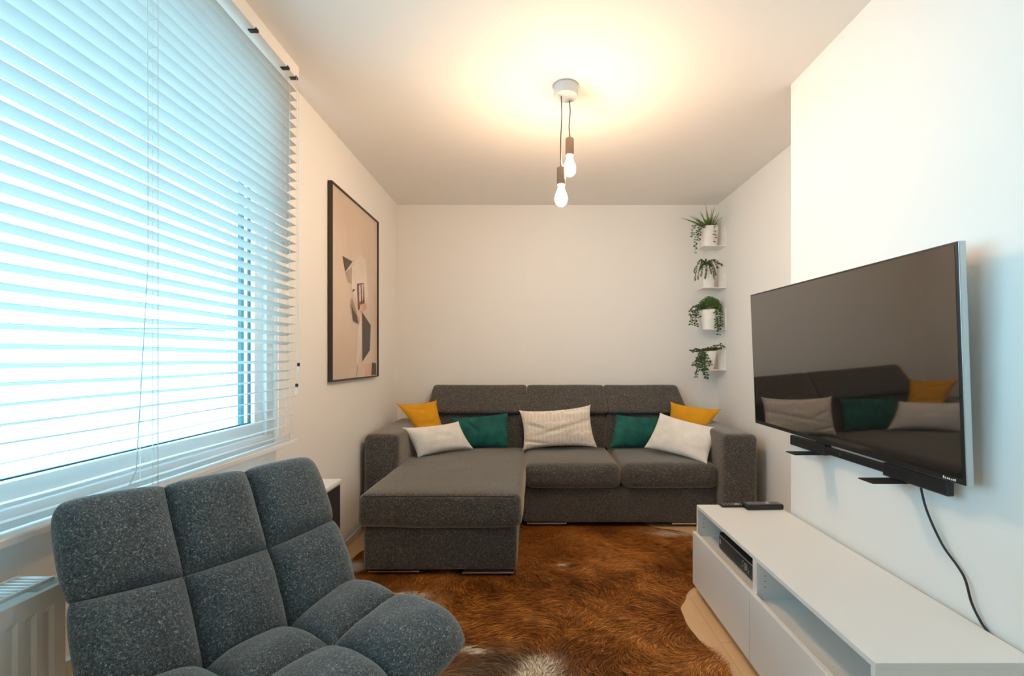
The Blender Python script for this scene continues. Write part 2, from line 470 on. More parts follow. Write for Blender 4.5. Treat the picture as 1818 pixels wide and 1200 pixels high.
# profiled front panel
def rib_panel(bm, xo, sgn, z0, z1):
    pitch = .0345; n = int((RY1-RY0-.03)/pitch)
    ys = []
    y = RY0+.004; ys.append((y, 0))
    for i in range(n):
        c = RY0+.02+i*pitch
        ys += [(c+.003, 0), (c+.008, -.007), (c+.022, -.007), (c+.027, 0)]
    ys.append((RY1-.004, 0))
    za, zb = z0+.035, z1-.035
    cols = []
    for (yy, dx) in ys:
        cols.append([bm.verts.new((xo, yy, z0)), bm.verts.new((xo, yy, za)), bm.verts.new((xo+sgn*dx, yy, za+.012)),
                     bm.verts.new((xo+sgn*dx, yy, zb-.012)), bm.verts.new((xo, yy, zb)), bm.verts.new((xo, yy, z1))])
    for a, b in zip(cols[:-1], cols[1:]):
        for k in range(5):
            bm.faces.new((a[k], b[k], b[k+1], a[k+1]))
rib_panel(bm, RX1, 1, RZ0, RZ1-.01)
r1 = obj('front_panel', bm, M['radiator'], ra)
so = r1.modifiers.new('s', 'SOLIDIFY'); so.thickness = .012; so.offset = -1
bm = bmesh.new(); box(bm, RX0, RX0+.012, RY0+.004, RY1-.004, RZ0, RZ1-.01, bev=.004); obj('rear_panel', bm, M['radiator'], ra)
for y0, y1 in ((RY0, RY0+.004), (RY1-.004, RY1)):
    bm = bmesh.new(); box(bm, RX0-.001, RX1-.002, y0, y1, .01, RZ1, bev=.0015); obj('side_cover', bm, M['radiator'], ra)
bm = bmesh.new()
box(bm, RX0+.001, RX0+.008, RY0, RY1, RZ1-.006, RZ1+.002, bev=.002); box(bm, RX1-.030, RX1-.024, RY0, RY1, RZ1-.006, RZ1+.002, bev=.002)
y = RY0+.008
while y < RY1-.008:
    box(bm, RX0+.007, RX1-.029, y, y+.0055, RZ1-.008, RZ1-.001); y += .0125
obj('top_grille', bm, M['radiator'], ra)
bm = bmesh.new(); box(bm, RX0+.014, RX1-.03, RY0+.01, RY1-.01, .03, RZ1-.03)
obj('convector_core', bm, M['radiator'], ra)
bm = bmesh.new(); tube(bm, [(.01, RY1-.002, .30), (.01, RY1+.03, .30), (.01, RY1+.035, .10), (.01, RY1+.035, -.118)], .009, 12)
obj('supply_pipe', bm, M['radiator'], ra, smooth=50)
bm = bmesh.new(); lathe(bm, [(.012, 0), (.016, .004), (.017, .03), (.014, .042), (.008, .046)], (.01, RY1+.035, .306), 20)
obj('thermostat_knob', bm, M['beige'], ra, smooth=40)
for y in (-.4, .3):
    bm = bmesh.new(); box(bm, -.064, RX0+.001, y-.015, y+.015, .1, .5); obj('wall_bracket', bm, M['radiator'], ra)

# ------------------------------------------------------------------ framed print
pt = thing('framed_print', 'tall framed abstract collage print hanging on the left wall', 'picture', (XL, 2.955, 1.563))
Y0, Y1, Z0, Z1 = -.392, .392, -.553, .553
def frame4(bm, xa, xb, w):
    box(bm, xa, xb, Y0, Y1, Z0, Z0+w, bev=.001); box(bm, xa, xb, Y0, Y1, Z1-w, Z1, bev=.001)
    box(bm, xa, xb, Y0, Y0+w, Z0+w, Z1-w, bev=.001); box(bm, xa, xb, Y1-w, Y1, Z0+w, Z1-w, bev=.001)
bm = bmesh.new(); frame4(bm, .002, .028, .009); obj('frame', bm, M['frame_dark'], pt)
M['paper'] = mat('print_paper', (.62, .49, .39), .35, col2=(.70, .58, .48), nscale=1.6, spec=.3)
pm = [M['paper'], mat('print_dark', (.06, .045, .038), .4), mat('print_cream', (.74, .66, .58), .45, noise_amt=.06, nscale=8), mat('print_pink', (.68, .42, .34), .45, noise_amt=.15, nscale=14),
      mat('print_maroon', (.20, .07, .06), .45, noise_amt=.6, nscale=30), mat('print_greybrown', (.40, .30, .25), .45, noise_amt=.2, nscale=10), mat('print_pale', (.66, .55, .46), .45)]
bm = bmesh.new(); box(bm, .004, .018, Y0+.009, Y1-.009, Z0+.009, Z1-.009)
def poly(pts, mi, lay):
    # pts in 508x1200-crop-like coordinates: u 0..1 across, v 0..1 down
    vs = [bm.verts.new((.0182+.0003*lay, Y0+.009+u*(Y1-Y0-.018), Z1-.009-v*(Z1-Z0-.018))) for u, v in pts]
    bm.faces.new(vs).material_index = mi
def uv(x, y):
    # photo px -> fraction on the print (perspective undone)
    X = 1.095
    d = X*F/(CX-x); yy = d; z = CH-(y-CY)*d/F
    return ((yy-(2.955+Y0))/(Y1-Y0), ((1.563+Z1)-z)/(Z1-Z0))
def pp(lst, mi, lay): poly([uv(590+a/4.618, 420+b/4.618) for a, b in lst], mi, lay)
pp([(170,120),(240,60),(290,200),(320,420),(318,720),(250,640),(215,760),(160,740),(158,420)], 6, 0)
pp([(165,250),(235,140),(280,200),(300,480),(270,620),(215,560),(165,430)], 2, 1)
pp([(85,152),(170,200),(110,285)], 1, 3)
pp([(112,290),(165,245),(162,390),(130,370)], 5, 2)
pp([(150,560),(165,500),(200,600),(225,700),(220,725),(175,700)], 5, 3)
pp([(160,560),(172,690),(218,722),(206,650),(175,600)], 1, 4)
pp([(208,385),(262,378),(272,545),(250,630),(215,600)], 4, 4)
pp([(222,400),(236,392),(240,530),(228,540)], 2, 5)
pp([(246,392),(258,388),(258,520),(250,530)], 2, 5)
pp([(235,560),(282,545),(290,590),(255,625),(225,610)], 3, 5)
pp([(168,440),(186,425),(188,440),(172,455)], 1, 4)
pp([(215,660),(240,650),(235,690),(222,725)], 3, 5)
pp([(250,622),(322,730),(315,938),(252,1035)], 1, 4)
pp([(215,760),(245,640),(248,900),(215,1060),(195,1180),(205,900)], 2, 2)
pp([(135,1170),(150,1100),(200,1080),(195,1165)], 6, 3)
pp([(196,1160),(213,1050),(216,1075),(206,1158)], 5, 4)
pp([(275,1150),(282,1055),(322,1045),(325,1145)], 3, 3)
pp([(326,1145),(334,1042),(366,1046),(370,1142)], 1, 3)
obj('print', bm, pm, pt, recalc=False)

# ------------------------------------------------------------------ low cabinet by left wall
cb = thing('low_cabinet', 'small dark brown cabinet with white top behind the armchair by the wall', 'cabinet', (-.96, 1.85, 0))
bm = bmesh.new(); box(bm, -.135, .14, -.165, .16, .03, .60, bev=.003); obj('body', bm, M['cabinet'], cb)
bm = bmesh.new(); box(bm, -.137, .144, -.17, .163, .606, .622, bev=.003); obj('top', bm, M['white'], cb)
bm = bmesh.new(); box(bm, -.136, .1425, -.168, .1615, .60, .606, bev=.001); obj('silver_strip', bm, M['silver'], cb)
bm = bmesh.new(); box(bm, -.12, .12, -.15, .145, 0, .03); obj('plinth', bm, M['black'], cb)

# ------------------------------------------------------------------ sofa
so = thing('corner_sofa', 'charcoal grey fabric corner sofa with chaise against the back wall', 'sofa', (.19, 3.4, 0))
OFF = Vector((-.19, -3.4, 0))
def sp(name, bm, m, parent=None, **k):
    o = obj(name, bm, m, parent or so, smooth=k.pop('smooth', True), **k)
    if parent is None: o.location = OFF
    return o
RB = .0130   # rug top height under the feet
# arms
for (x0, x1, sd) in ((-1.085, -.862, 1), (1.25, 1.468, 2)):
    bm = bmesh.new(); soft_box(bm, corners(x0, x1, 3.02, 3.885, .034, .645), .035, (6, 14, 10), puff=(.004, .004, .006), wob=.003, seed=sd); sp('armrest', bm, M['sofa'])
# seat base and chaise base
bm = bmesh.new(); soft_box(bm, corners(-.055, 1.256, 3.14, 3.87, .034, .275), .018, (20, 8, 4), wob=.002, seed=3); sp('seat_base', bm, M['sofa'])
bm = bmesh.new(); soft_box(bm, corners(-.875, -.075, 2.435, 3.87, .034, .262), .02, (14, 14, 4), puff=(.002, .003, 0), wob=.002, seed=4); sp('chaise_base', bm, M['sofa'])
# seat cushions
c = corners(-.898, -.052, 2.405, 3.76, .262, .435)
for iy in (1,):
    for iz in (0, 1): c[0][iy][iz].x = -.87; c[1][iy][iz].x = -.045
bm = bmesh.new(); soft_box(bm, c, .038, (18, 22, 6), puff=(.012, .010, .012), wob=.004, seed=5); ch = sp('chaise_cushion', bm, M['sofa'])
bm = bmesh.new()
pth = [(-.862, 2.43+.01, .425)] + [(-.86+.77*i/12, 2.401-.004*math.sin(math.pi*i/12), .429+.004*math.sin(math.pi*i/12)) for i in range(13)] + [(-.085, 2.43, .425)]
tube(bm, catmull(pth, 3), .0028, 6); sp('piping', bm, M['piping'], ch)
for (x0, x1, sd) in ((-.045, .601, 6), (.605, 1.252, 7)):
    bm = bmesh.new(); soft_box(bm, corners(x0, x1, 3.10, 3.78, .272, .432), .05, (14, 14, 6), puff=(.004, .012, .012), wob=.004, seed=sd); sp('seat_cushion', bm, M['sofa'])
# back frame
bm = bmesh.new(); soft_box(bm, corners(-1.05, 1.435, 3.80, 3.892, .034, .64), .02, (20, 3, 6)); sp('back_frame', bm, M['sofa'])
# lower back cushions
for (x0, x1, sd) in ((-.86, -.042, 8), (-.038, .592, 9), (.596, 1.248, 10)):
    cc = corners(x0, x1, 3.68, 3.85, .40, .715)
    for ix in (0, 1): cc[ix][0][1].y = 3.715
    bm = bmesh.new(); soft_box(bm, cc, .045, (12, 5, 8), puff=(.002, .014, .008), wob=.004, seed=sd); sp('back_cushion', bm, M['sofa'])
# headrests, leaning back, ends cut at a slant
hr = [(-.832, -.040, -.790, -.040, 11), (-.036, .604, -.034, .586, 12), (.608, 1.235, .590, 1.182, 13)]
for (b0, b1, t0, t1, sd) in hr:
    cc = [[[Vector((b0, 3.655, .712)), Vector((t0, 3.79, .925))], [Vector((b0, 3.79, .700)), Vector((t0, 3.87, .915))]],
          [[Vector((b1, 3.655, .712)), Vector((t1, 3.79, .925))], [Vector((b1, 3.79, .700)), Vector((t1, 3.87, .915))]]]
    bm = bmesh.new(); soft_box(bm, cc, .026, (14, 3, 7), puff=(.002, .010, .003), wob=.003, seed=sd); h = sp('headrest', bm, M['sofa'])
    bm = bmesh.new()
    e = [Vector((t0+.02, 3.795, .914)), Vector((t1-.02, 3.795, .914))]
    tube(bm, e, .0015, 5); sp('piping', bm, M['piping'], h)
# chrome skid feet
def foot(x0, x1, y0, y1):
    bm = bmesh.new()
    box(bm, x0, x1, y0-.006, y0+.014, RB+.006, RB+.016, bev=.003); box(bm, x0+.01, x1-.01, y0+.004, y1+.02, RB+.001, .05, mi=1, bev=.002)
    sp('skid_foot', bm, [M['chrome'], M['black']], smooth=False)
foot(-.852, -.585, 2.45, 2.49); foot(-.36, -.092, 2.436, 2.48); foot(-.03, .24, 3.16, 3.2)
foot(.95, 1.2, 3.16, 3.2); foot(-.84, -.6, 3.7, 3.74); foot(.95, 1.2, 3.7, 3.74)
bm = bmesh.new(); box(bm, -.8, -.11, 2.50, 3.8, .018, .036); box(bm, 0, 1.15, 3.2, 3.8, .018, .036); sp('underframe', bm, M['black'], smooth=False)

# ------------------------------------------------------------------ throw pillows
def pillow(name, label, tl, tr, br, bl_, thick, m, ear=.02, wr=.006, seed=0, creases=(), group=None, n=34, push=0):
    q = [P(*a) for a in (tl, tr, br, bl_)]
    nrm = ((q[1]-q[3]).cross(q[0]-q[2])).normalized()
    if nrm.y > 0: nrm = -nrm
    cen = (q[0]+q[1]+q[2]+q[3])/4
    W = ((q[1]-q[0]).length+(q[2]-q[3]).length)/2; H = ((q[0]-q[3]).length+(q[1]-q[2]).length)/2
    bm = bmesh.new()
    def pos(u, v, side):
        a = 2*u-1; b = 2*v-1
        # pinch the edges between corner ears
        uu = u - math.copysign(1, a)*(abs(a)**1.5)*ear/W*(1-b*b)**.7*1.0
        vv = v - math.copysign(1, b)*(abs(b)**1.5)*ear/H*(1-a*a)**.7*1.0
        p = (q[0]*(1-uu)+q[1]*uu)*(1-vv) + (q[3]*(1-uu)+q[2]*uu)*vv
        t = thick/2*(max(0, (1-a*a))**.48)*(max(0, (1-b*b))**.48)
        w = noise.noise(Vector((u*4+seed, v*4, side*3)))*wr*(t/(thick/2))**.5
        r = 0
        for (cu, cv, du, dv, l, wd, dep) in creases:
            x = (u-cu)*du+(v-cv)*dv; y = -(u-cu)*dv+(v-cv)*du
            r -= 1.7*dep*math.exp(-(y/wd)**2)*max(0, 1-abs(x/l)**2)
        t2 = t + (w + (r if side > 0 else 0))*(1 if t > 0 else 0)
        return p + nrm*side*max(t2, 0) + nrm*push
    g = {}
    for side in (1, -1):
        for i in range(n+1):
            for j in range(n+1):
                if side == -1 and (i in (0, n) or j in (0, n)): g[(-1, i, j)] = g[(1, i, j)]; continue
                # denser at borders
                u = .5-.5*math.cos(math.pi*i/n); v = .5-.5*math.cos(math.pi*j/n)
                g[(side, i, j)] = bm.verts.new(pos(u, v, side)-cen)
        for i in range(n):
            for j in range(n):
                bm.faces.new([g[(side, i, j)], g[(side, i+1, j)], g[(side, i+1, j+1)], g[(side, i, j+1)]])
    o = obj('cushion_cover', bm, m, smooth=True)
    o.name = name; o.location = cen
    tag(o, label, 'cushion', group)
    # seam welt
    bm = bmesh.new()
    pts = []
    N = 20
    for (f) in (lambda t: (t, 0), lambda t: (1, t), lambda t: (1-t, 1), lambda t: (0, 1-t)):
        for k in range(N): pts.append(pos(*f(k/N), 1)-cen)
    pts.append(pts[0])
    tube(bm, pts, .0022, 5, caps=False); obj('seam', bm, m, o, smooth=True)
    return o
pillow('throw_pillow', 'mustard yellow cushion leaning in the sofa corner by the left armrest', (704,716,3.50), (776,710,3.62), (797,785,3.64), (762,800,3.46), .10, M['pil_yellow'], seed=1,
       creases=((.45,.50,1,.05,.35,.03,.012), (.35,.15,1,.1,.25,.03,.008), (.4,.75,1,-.05,.3,.03,.008)), ear=.02, push=-.01)
pillow('throw_pillow', 'ivory rectangular cushion at left, leaning in front of the mustard and teal ones', (715,759,3.27), (814,748,3.52), (840,796,3.52), (742,812,3.28), .11, M['pil_white'], seed=2, ear=.016)
pillow('throw_pillow', 'teal velvet cushion on the chaise side of the sofa, left of the patterned cushion', (801,742,3.66), (902,733,3.66), (903,794,3.62), (808,797,3.62), .10, M['pil_green'], seed=3,
       creases=((.35,.3,.5,.9,.35,.03,.010), (.85,.4,.2,1,.3,.03,.006)), ear=.012, push=.01)
pillow('throw_pillow', 'crumpled cream cushion with pale leaf pattern in the middle of the sofa', (922,729,3.62), (1048,719,3.62), (1060,794,3.56), (928,799,3.56), .12, M['pil_print'], seed=4, wr=.012,
       creases=((.55,.52,1,-.45,.5,.028,.022), (.2,.45,1,.7,.25,.03,.014), (.15,.85,1,.4,.22,.025,.012), (.9,.4,1,-.2,.15,.025,.012)), ear=.024, push=.015)
pillow('throw_pillow', 'teal velvet cushion right of the patterned cushion, tucked behind an ivory one', (1094,736,3.66), (1180,741,3.66), (1176,797,3.62), (1081,794,3.60), .10, M['pil_green'], seed=5,
       creases=((.55,.4,.2,1,.45,.025,.010), (.65,.4,-.3,1,.4,.025,.008)), ear=.012, push=.01)
pillow('throw_pillow', 'ivory rectangular cushion at right, propped against the right armrest', (1172,733,3.50), (1278,760,3.30), (1255,823,3.14), (1144,794,3.48), .11, M['pil_white'], seed=6, ear=.016,
       creases=((.85,.75,1,0,.15,.03,.008),))
pillow('throw_pillow', 'mustard yellow cushion in the sofa corner behind the right ivory cushion', (1190,713,3.62), (1281,726,3.50), (1240,790,3.46), (1176,785,3.64), .10, M['pil_yellow'], seed=7, ear=.02, push=-.01)

# ------------------------------------------------------------------ armchair
ar = thing('lounge_armchair', 'blue grey tweed armchair with square tufted panels in the foreground', 'armchair', (-.62, 1.02, 0))
AO = -ar.location
TR = Vector((-.682, 1.44, 0)); wv = Vector((-.549, -.836, 0)).normalized(); fv = Vector((.836, -.549, 0)).normalized()
AW = .56
def chair_pad(name, prof, rowbreaks, A, back, capr, seed, wflare=0, side_bulge=.012, end0=.0, end1=.0, sag=(0, 0)):
    """prof: list of (f,h) at row breaks, densified with catmull; rowbreaks: param index of breaks"""
    pts = catmull([(a, 0, b) for a, b in prof], 10)
    # arc length
    Ls = [0]
    for i in range(1, len(pts)): Ls.append(Ls[-1]+(pts[i]-pts[i-1]).length)
    tot = Ls[-1]
    def at(s):
        s = max(0, min(1, s))*tot
        for i in range(1, len(pts)):
            if Ls[i] >= s-1e-9:
                t = (s-Ls[i-1])/(Ls[i]-Ls[i-1]); return pts[i-1].lerp(pts[i], t), (pts[i]-pts[i-1]).normalized()
        return pts[-1], (pts[-1]-pts[-2]).normalized()
    brk = [Ls[min(int(round(b*10)), len(Ls)-1)]/tot for b in rowbreaks]
    cols = [0, 1/3, 2/3, 1]
    def dens(b, n):
        out = []
        for a, c in zip(b[:-1], b[1:]):
            for k in range(n): out.append(a+(c-a)*(.5-.5*math.cos(math.pi*k/n)))
        out.append(b[-1]); return out
    U = dens(cols, 20); V = dens(brk, 22)
    def loc(x, b):
        for a, c in zip(b[:-1], b[1:]):
            if x <= c+1e-9: return (x-a)/(c-a)
        return 1
    def g(x, p=3.2): return max(0, 1-abs(2*x-1)**p)**.55
    bm = bmesh.new(); G = {}
    for side in (1, -1):
        for i, u in enumerate(U):
            for j, v in enumerate(V):
                edge = i in (0, len(U)-1) or j in (0, len(V)-1)
                if side == -1 and edge: G[(-1, i, j)] = G[(1, i, j)]; continue
                p, t = at(v)
                nf = Vector((-t.z, 0, t.x))   # normal in (f,h)
                if nf.z < 0 and abs(t.x) > abs(t.z): nf = -nf
                if nf.x < 0 and abs(t.z) >= abs(t.x): nf = -nf
                lu, lv = loc(u, cols), loc(v, brk)
                gu, gv = g(lu), g(lv)
                Wd = AW + wflare*v
                # outline scallops and rounded corners
                a = 2*u-1; b = 2*v-1
                su = (u-.5)*Wd
                su += math.copysign(1, a)*side_bulge*gv*abs(a)**6
                su *= 1 - (.022 if end0 else .0)*max(0, (-b-.80)/.2)**2.2 - (.008 if end1 else 0)*max(0, (b-.80)/.2)**2.2
                pos = p.copy(); pos.z -= (sag[0]*(1-v)+sag[1]*v)*(1-min(1, a*a))
                if side == 1:
                    hgt = A*gu*gv + .006*noise.noise(Vector((u*7+seed, v*7, 1)))*gu*gv
                    e = min(1, (1-abs(a))/.10)
                    pos = pos + nf*hgt
                else:
                    k = (1-abs(a)**8)**.5*(1-abs(b)**8)**.5
                    pos = pos - nf*back*k
                if j == 0 or (v < .02 and side == 1): pass
                # ends swell
                if end0: pos = pos - t*side_bulge*gu*max(0, -b)**8
                if end1: pos = pos + t*side_bulge*gu*max(0, b)**8
                w = TR + wv*(AW/2) + wv*su*1.0 + fv*pos.x + Vector((0, 0, pos.z)) + AO
                # corners of the far ends pulled in a little
                G[(side, i, j)] = bm.verts.new(w)
        for i in range(len(U)-1):
            for j in range(len(V)-1):
                bm.faces.new([G[(side, i, j)], G[(side, i+1, j)], G[(side, i+1, j+1)], G[(side, i, j+1)]])
    return obj(name, bm, M['chair'], ar, smooth=True)
chair_pad('backrest', [(0, .832), (.05, .75), (.112, .663), (.165, .58), (.212, .500)], [0, 2, 4], .050, .055, .03, 1, end0=1, sag=(.006, .04))
chair_pad('seat', [(.202, .498), (.29, .508), (.390, .512), (.49, .518), (.57, .510), (.625, .475)], [0, 2, 5], .046, .065, .03, 5, end1=1, wflare=.012, sag=(.048, .03))
bm = bmesh.new()
def CH_(f, w, h): return TR + wv*w + fv*f + Vector((0, 0, h)) + AO
for w in (.07, AW-.07):
    tube(bm, catmull([CH_(-.01, w, .70), CH_(.08, w, .52), CH_(.17, w, .40), CH_(.3, w, .375), CH_(.5, w, .375)], 6), .012, 8)
for f in (.2, .5): tube(bm, [CH_(f, .06, .375), CH_(f, AW-.06, .375)], .012, 8)
obj('support_frame', bm, M['blackmetal'], ar, smooth=True)
for f, w in ((.12, .07), (.12, AW-.07), (.5, .07), (.5, AW-.07)):
    bm = bmesh.new()
    tube(bm, [CH_(f, w, .385), CH_(f+(.05 if f > .3 else -.05), w+(.03 if w > .3 else -.03), .004 if True else 0)], [.02, .011], 14)
    obj('leg', bm, M['tan_wood'], ar, smooth=50)

# ------------------------------------------------------------------ tv bench
be = thing('tv_bench', 'long white low media bench with open compartments along the right wall', 'tv bench', (1.005, 1.7, 0))
def bpart(name, bm, m, par=None, **k):
    o = obj(name, bm, m, par or be, **k)
    if par is None: o.location = (-1.005, -1.7, 0)
    return o
bx0, bx1, by0, by1, bz0, bz1 = .814, 1.203, 1.105, 2.30, .035, .42
tt = .016
divs = [by0, (by0+by1)/2, by1]
bm = bmesh.new(); box(bm, bx0, bx1, by0, by1, bz1-tt, bz1, bev=.0012); bpart('top', bm, M['white'])
bm = bmesh.new(); box(bm, bx0, bx1, by0, by1, bz0, bz0+tt, bev=.001); bpart('bottom_panel', bm, M['white'])
for y0, y1 in ((by0, by0+tt), (by1-tt, by1), ((by0+by1)/2-tt, (by0+by1)/2+tt)):
    bm = bmesh.new(); box(bm, bx0, bx1, y0, y1, bz0+tt, bz1-tt, bev=.0008)
    for hx in (bx0+.03, bx1-.05):
        for hz in (.315, .335, .355):
            for yy, sg in ((y0, -1), (y1, 1)):
                ring = [bm.verts.new((hx+.0022*math.cos(a*math.pi/4), yy+sg*.0002, hz+.0022*math.sin(a*math.pi/4))) for a in range(8)]
                bm.faces.new(ring).material_index = 1
    bpart('side_panel', bm, [M['white'], M['gasket']])
for y0, y1 in ((by0+tt, (by0+by1)/2-tt), ((by0+by1)/2+tt, by1-tt)):
    bm = bmesh.new(); box(bm, bx0+.004, bx1-.008, y0, y1, .254, .270, bev=.0008); bpart('shelf', bm, M['white'])
    bm = bmesh.new(); box(bm, bx1-.008, bx1-.004, y0, y1, bz0+tt, bz1-tt); bpart('back_panel', bm, M['white'])
for y0, y1 in ((by0+.001, (by0+by1)/2-.0015), ((by0+by1)/2+.0015, by1-.001)):
    bm = bmesh.new(); box(bm, bx0-.020, bx0-.002, y0, y1, bz0+.001, .2905, bev=.0015); bpart('drawer_front', bm, M['white'])
for x in (bx0+.06, bx1-.06):
    for y in (by0+.06, by1-.06, (by0+by1)/2):
        bm = bmesh.new(); lathe(bm, [(.02, 0), (.022, .002), (.022, bz0)], (x, y, 0), 20); bpart('foot', bm, M['black'])

# media player in the far compartment
mp_ = thing('media_player', 'black media receiver with round silver dial inside the bench compartment', 'media player', (.945, 1.93, .2703))
ln = .42
bm = bmesh.new(); box(bm, -.085, .15, -.205, .205, .004, .078, bev=.003); obj('casing', bm, M['black'], mp_)
bm = bmesh.new(); box(bm, -.089, -.085, -.2, .2, .012, .068, bev=.001); obj('front_panel', bm, M['black'], mp_)
bm = bmesh.new(); box(bm, -.0905, -.088, -.19, .195, .066, .069, bev=.0005); obj('trim_strip', bm, M['grey_print'], mp_)
bm = bmesh.new()
ringn = 28
for (ro, ri) in ((.0135, .0095),):
    a = [bm.verts.new((-.0905, -.065+ro*math.cos(k*2*math.pi/ringn), .038+ro*math.sin(k*2*math.pi/ringn))) for k in range(ringn)]
    b = [bm.verts.new((-.0905, -.065+ri*math.cos(k*2*math.pi/ringn), .038+ri*math.sin(k*2*math.pi/ringn))) for k in range(ringn)]
    c = [bm.verts.new((-.089, -.065+ro*math.cos(k*2*math.pi/ringn), .038+ro*math.sin(k*2*math.pi/ringn))) for k in range(ringn)]
    for k in range(ringn):
        bm.faces.new((a[k], a[(k+1)%ringn], b[(k+1)%ringn], b[k])); bm.faces.new((a[k], c[k], c[(k+1)%ringn], a[(k+1)%ringn]))
box(bm, -.0905, -.089, -.067, -.063, .033, .043)
obj('dial', bm, M['silver'], mp_)
for (y, z, w, h) in ((-.042, .052, .0025, .0025), (-.036, .043, .0025, .0025), (-.035, .029, .0025, .0025), (-.088, .025, .0025, .0025), (-.09, .031, .0025, .0025), (.184, .042, .006, .009)):
    bm = bmesh.new(); box(bm, -.0903, -.089, y-w, y+w, z-h, z+h); obj('button', bm, M['grey_print'], mp_)
for x in (-.06, .12):
    for y in (-.17, .17):
        bm = bmesh.new(); lathe(bm, [(.01, 0), (.01, .0045)], (x, y, 0), 12); obj('foot', bm, M['black'], mp_)

# remotes on the bench
def remote(label, loc, rz, L, W, H, btn):
    t = thing('remote_control', label, 'remote control', loc, rz)
    bm = bmesh.new(); soft_box(bm, corners(-L/2, L/2, -W/2, W/2, 0, H), min(H, W)*.3, (8, 4, 2)); obj('body', bm, M['black'], t, smooth=True)
    bm = bmesh.new()
    for i in range(btn[0]):
        for j in range(btn[1]):
            x = -L*.40 + L*.8*i/(btn[0]-1); y = -W*.27 + W*.54*j/(btn[1]-1)
            lathe(bm, [(.0032, 0), (.0032, .0012), (.0022, .0018)], (x, y, H-.0002), 10)
    lathe(bm, [(.011, 0), (.011, .0012), (.007, .0018)], (L*.12, 0, H-.0001), 20)
    obj('keypad', bm, M['grey_print'], t, smooth=40)
    return t
remote('thick black remote control full of grey buttons at the bench end', (1.11, 2.243, .4205), math.radians(2), .180, .056, .025, (11, 3))
remote('thin black remote control lying behind the thicker one on the bench', (.985, 2.285-.01, .4205), math.radians(1), .13, .04, .010, (7, 2))

# ------------------------------------------------------------------ television
tv = thing('television', 'large flat screen television with silver edge mounted on the right wall', 'television', (1.13, 1.79, 1.12))
# panel plane: top leans 2.8 cm into the room; local y along the wall
q00 = Vector((1.145, 1.226, .803)); q01 = Vector((1.116, 1.226, 1.447)); q10 = Vector((1.133, 2.36, .812)); q11 = Vector((1.105, 2.36, 1.461))
ex = ((q10-q00)+(q11-q01)).normalized(); ez = ((q01-q00)+(q11-q10)); ez = (ez - ex*ez.dot(ex)).normalized(); en = ez.cross(ex).normalized()
if en.x > 0: en = -en
cen = (q00+q01+q10+q11)/4
LW = ((q10-q00).length+(q11-q01).length)/4; LH = ((q01-q00).length+(q11-q10).length)/4
Mx = Matrix((( -en.x, ex.x, ez.x, cen.x-1.13), (-en.y, ex.y, ez.y, cen.y-1.79), (-en.z, ex.z, ez.z, cen.z-1.12), (0, 0, 0, 1)))
def tvp(name, bm, m, **k):
    bmesh.ops.transform(bm, matrix=Mx, verts=bm.verts); return obj(name, bm, m, tv, **k)
bm = bmesh.new(); box(bm, .001, .022, -LW, LW, -LH, LH, bev=.003); tvp('housing', bm, M['silver'])
bm = bmesh.new(); box(bm, -.0005, .004, -LW+.0015, LW-.0015, -LH+.0015, LH-.0015, bev=.0008)
tvp('bezel', bm, M['black'])
bm = bmesh.new(); box(bm, -.0012, 0, -LW+.010, LW-.008, -LH+.018, LH-.008)
tvp('screen', bm, M['screen'])
bm = bmesh.new()
yy = -LW+.066
for k, (w, h) in enumerate(((.0042, .0075), (.0030, .0050), (.0030, .0048), (.0042, .0052), (.0030, .0046), (.0036, .0052), (.0044, .0062))):
    # tiny worn maker's mark, too small to read
    box(bm, -.0011, -.0004, yy-w*.45, yy+w*.45, -LH+.006, -LH+.006+h); yy -= .0058
tvp('maker_mark', bm, M['white'])
bm = bmesh.new(); box(bm, .022, .045, -.30, .30, -.20, .22, bev=.008); tvp('rear_housing', bm, M['black'])
bm = bmesh.new(); box(bm, 1.203-1.13, XN-1.13-.0005, -.2, .2, -.12, .14, bev=.002); box(bm, .03, .074, -.12, -.08, -.06, .08); box(bm, .03, .074, .08, .12, -.06, .08)
obj('wall_mount', bm, M['blackmetal'], tv)

# soundbar under the tv
sb = thing('soundbar', 'slim black soundbar on two small brackets just under the television', 'soundbar', (1.18, 1.71, .775))
bm = bmesh.new(); box(bm, -.010, .010, -.30, .27, -.015, .013, bev=.004); obj('body', bm, M['black'], sb)
for (y0, y1) in ((-.40, -.155), (.155, .40)):
    bm = bmesh.new(); box(bm, -.013, .008, y0, y1, -.024, .020, bev=.005, seg=3); obj('speaker_end', bm, M['black'], sb)
bm = bmesh.new()
for z in (-.004, .003): box(bm, -.0105, -.0098, .06, .0625, z, z+.0025)
obj('indicator_light', bm, M['grey_print'], sb)
for i, y in enumerate((.218, -.215)):
    k = bmesh.new()
    box(k, -.112, .03, y-.033, y+.033, -.0285, -.0245, bev=.001)
    box(k, .0085, .0365, y-.033, y+.033, -.0285, .018, bev=.001)
    obj('bracket', k, M['blackmetal'], sb)
# hanging cable
tube_pts = [P(1633, 868, F*1.188/(1633-CX)), P(1645, 905, F*1.19/(1645-CX)), P(1672, 965, F*1.20/(1672-CX)), P(1700, 1005, F*1.204/(1700-CX)), P(1714, 1030, F*1.204/(1714-CX)), P(1725, 1070, F*1.205/(1725-CX)), P(1742, 1105, F*1.206/(1742-CX)), P(1758, 1130, F*1.209/(1758-CX))]
last = tube_pts[-1]; tube_pts.append(Vector((1.2105, last.y-.02, .35))); tube_pts[0] = tube_pts[0]+Vector((0, 0, .02))
bm = bmesh.new(); tube(bm, catmull(tube_pts, 8), .0032, 8)
tag(obj('power_cable', bm, M['black'], smooth=True), 'thin black cable hanging from the soundbar down behind the bench', 'cable')

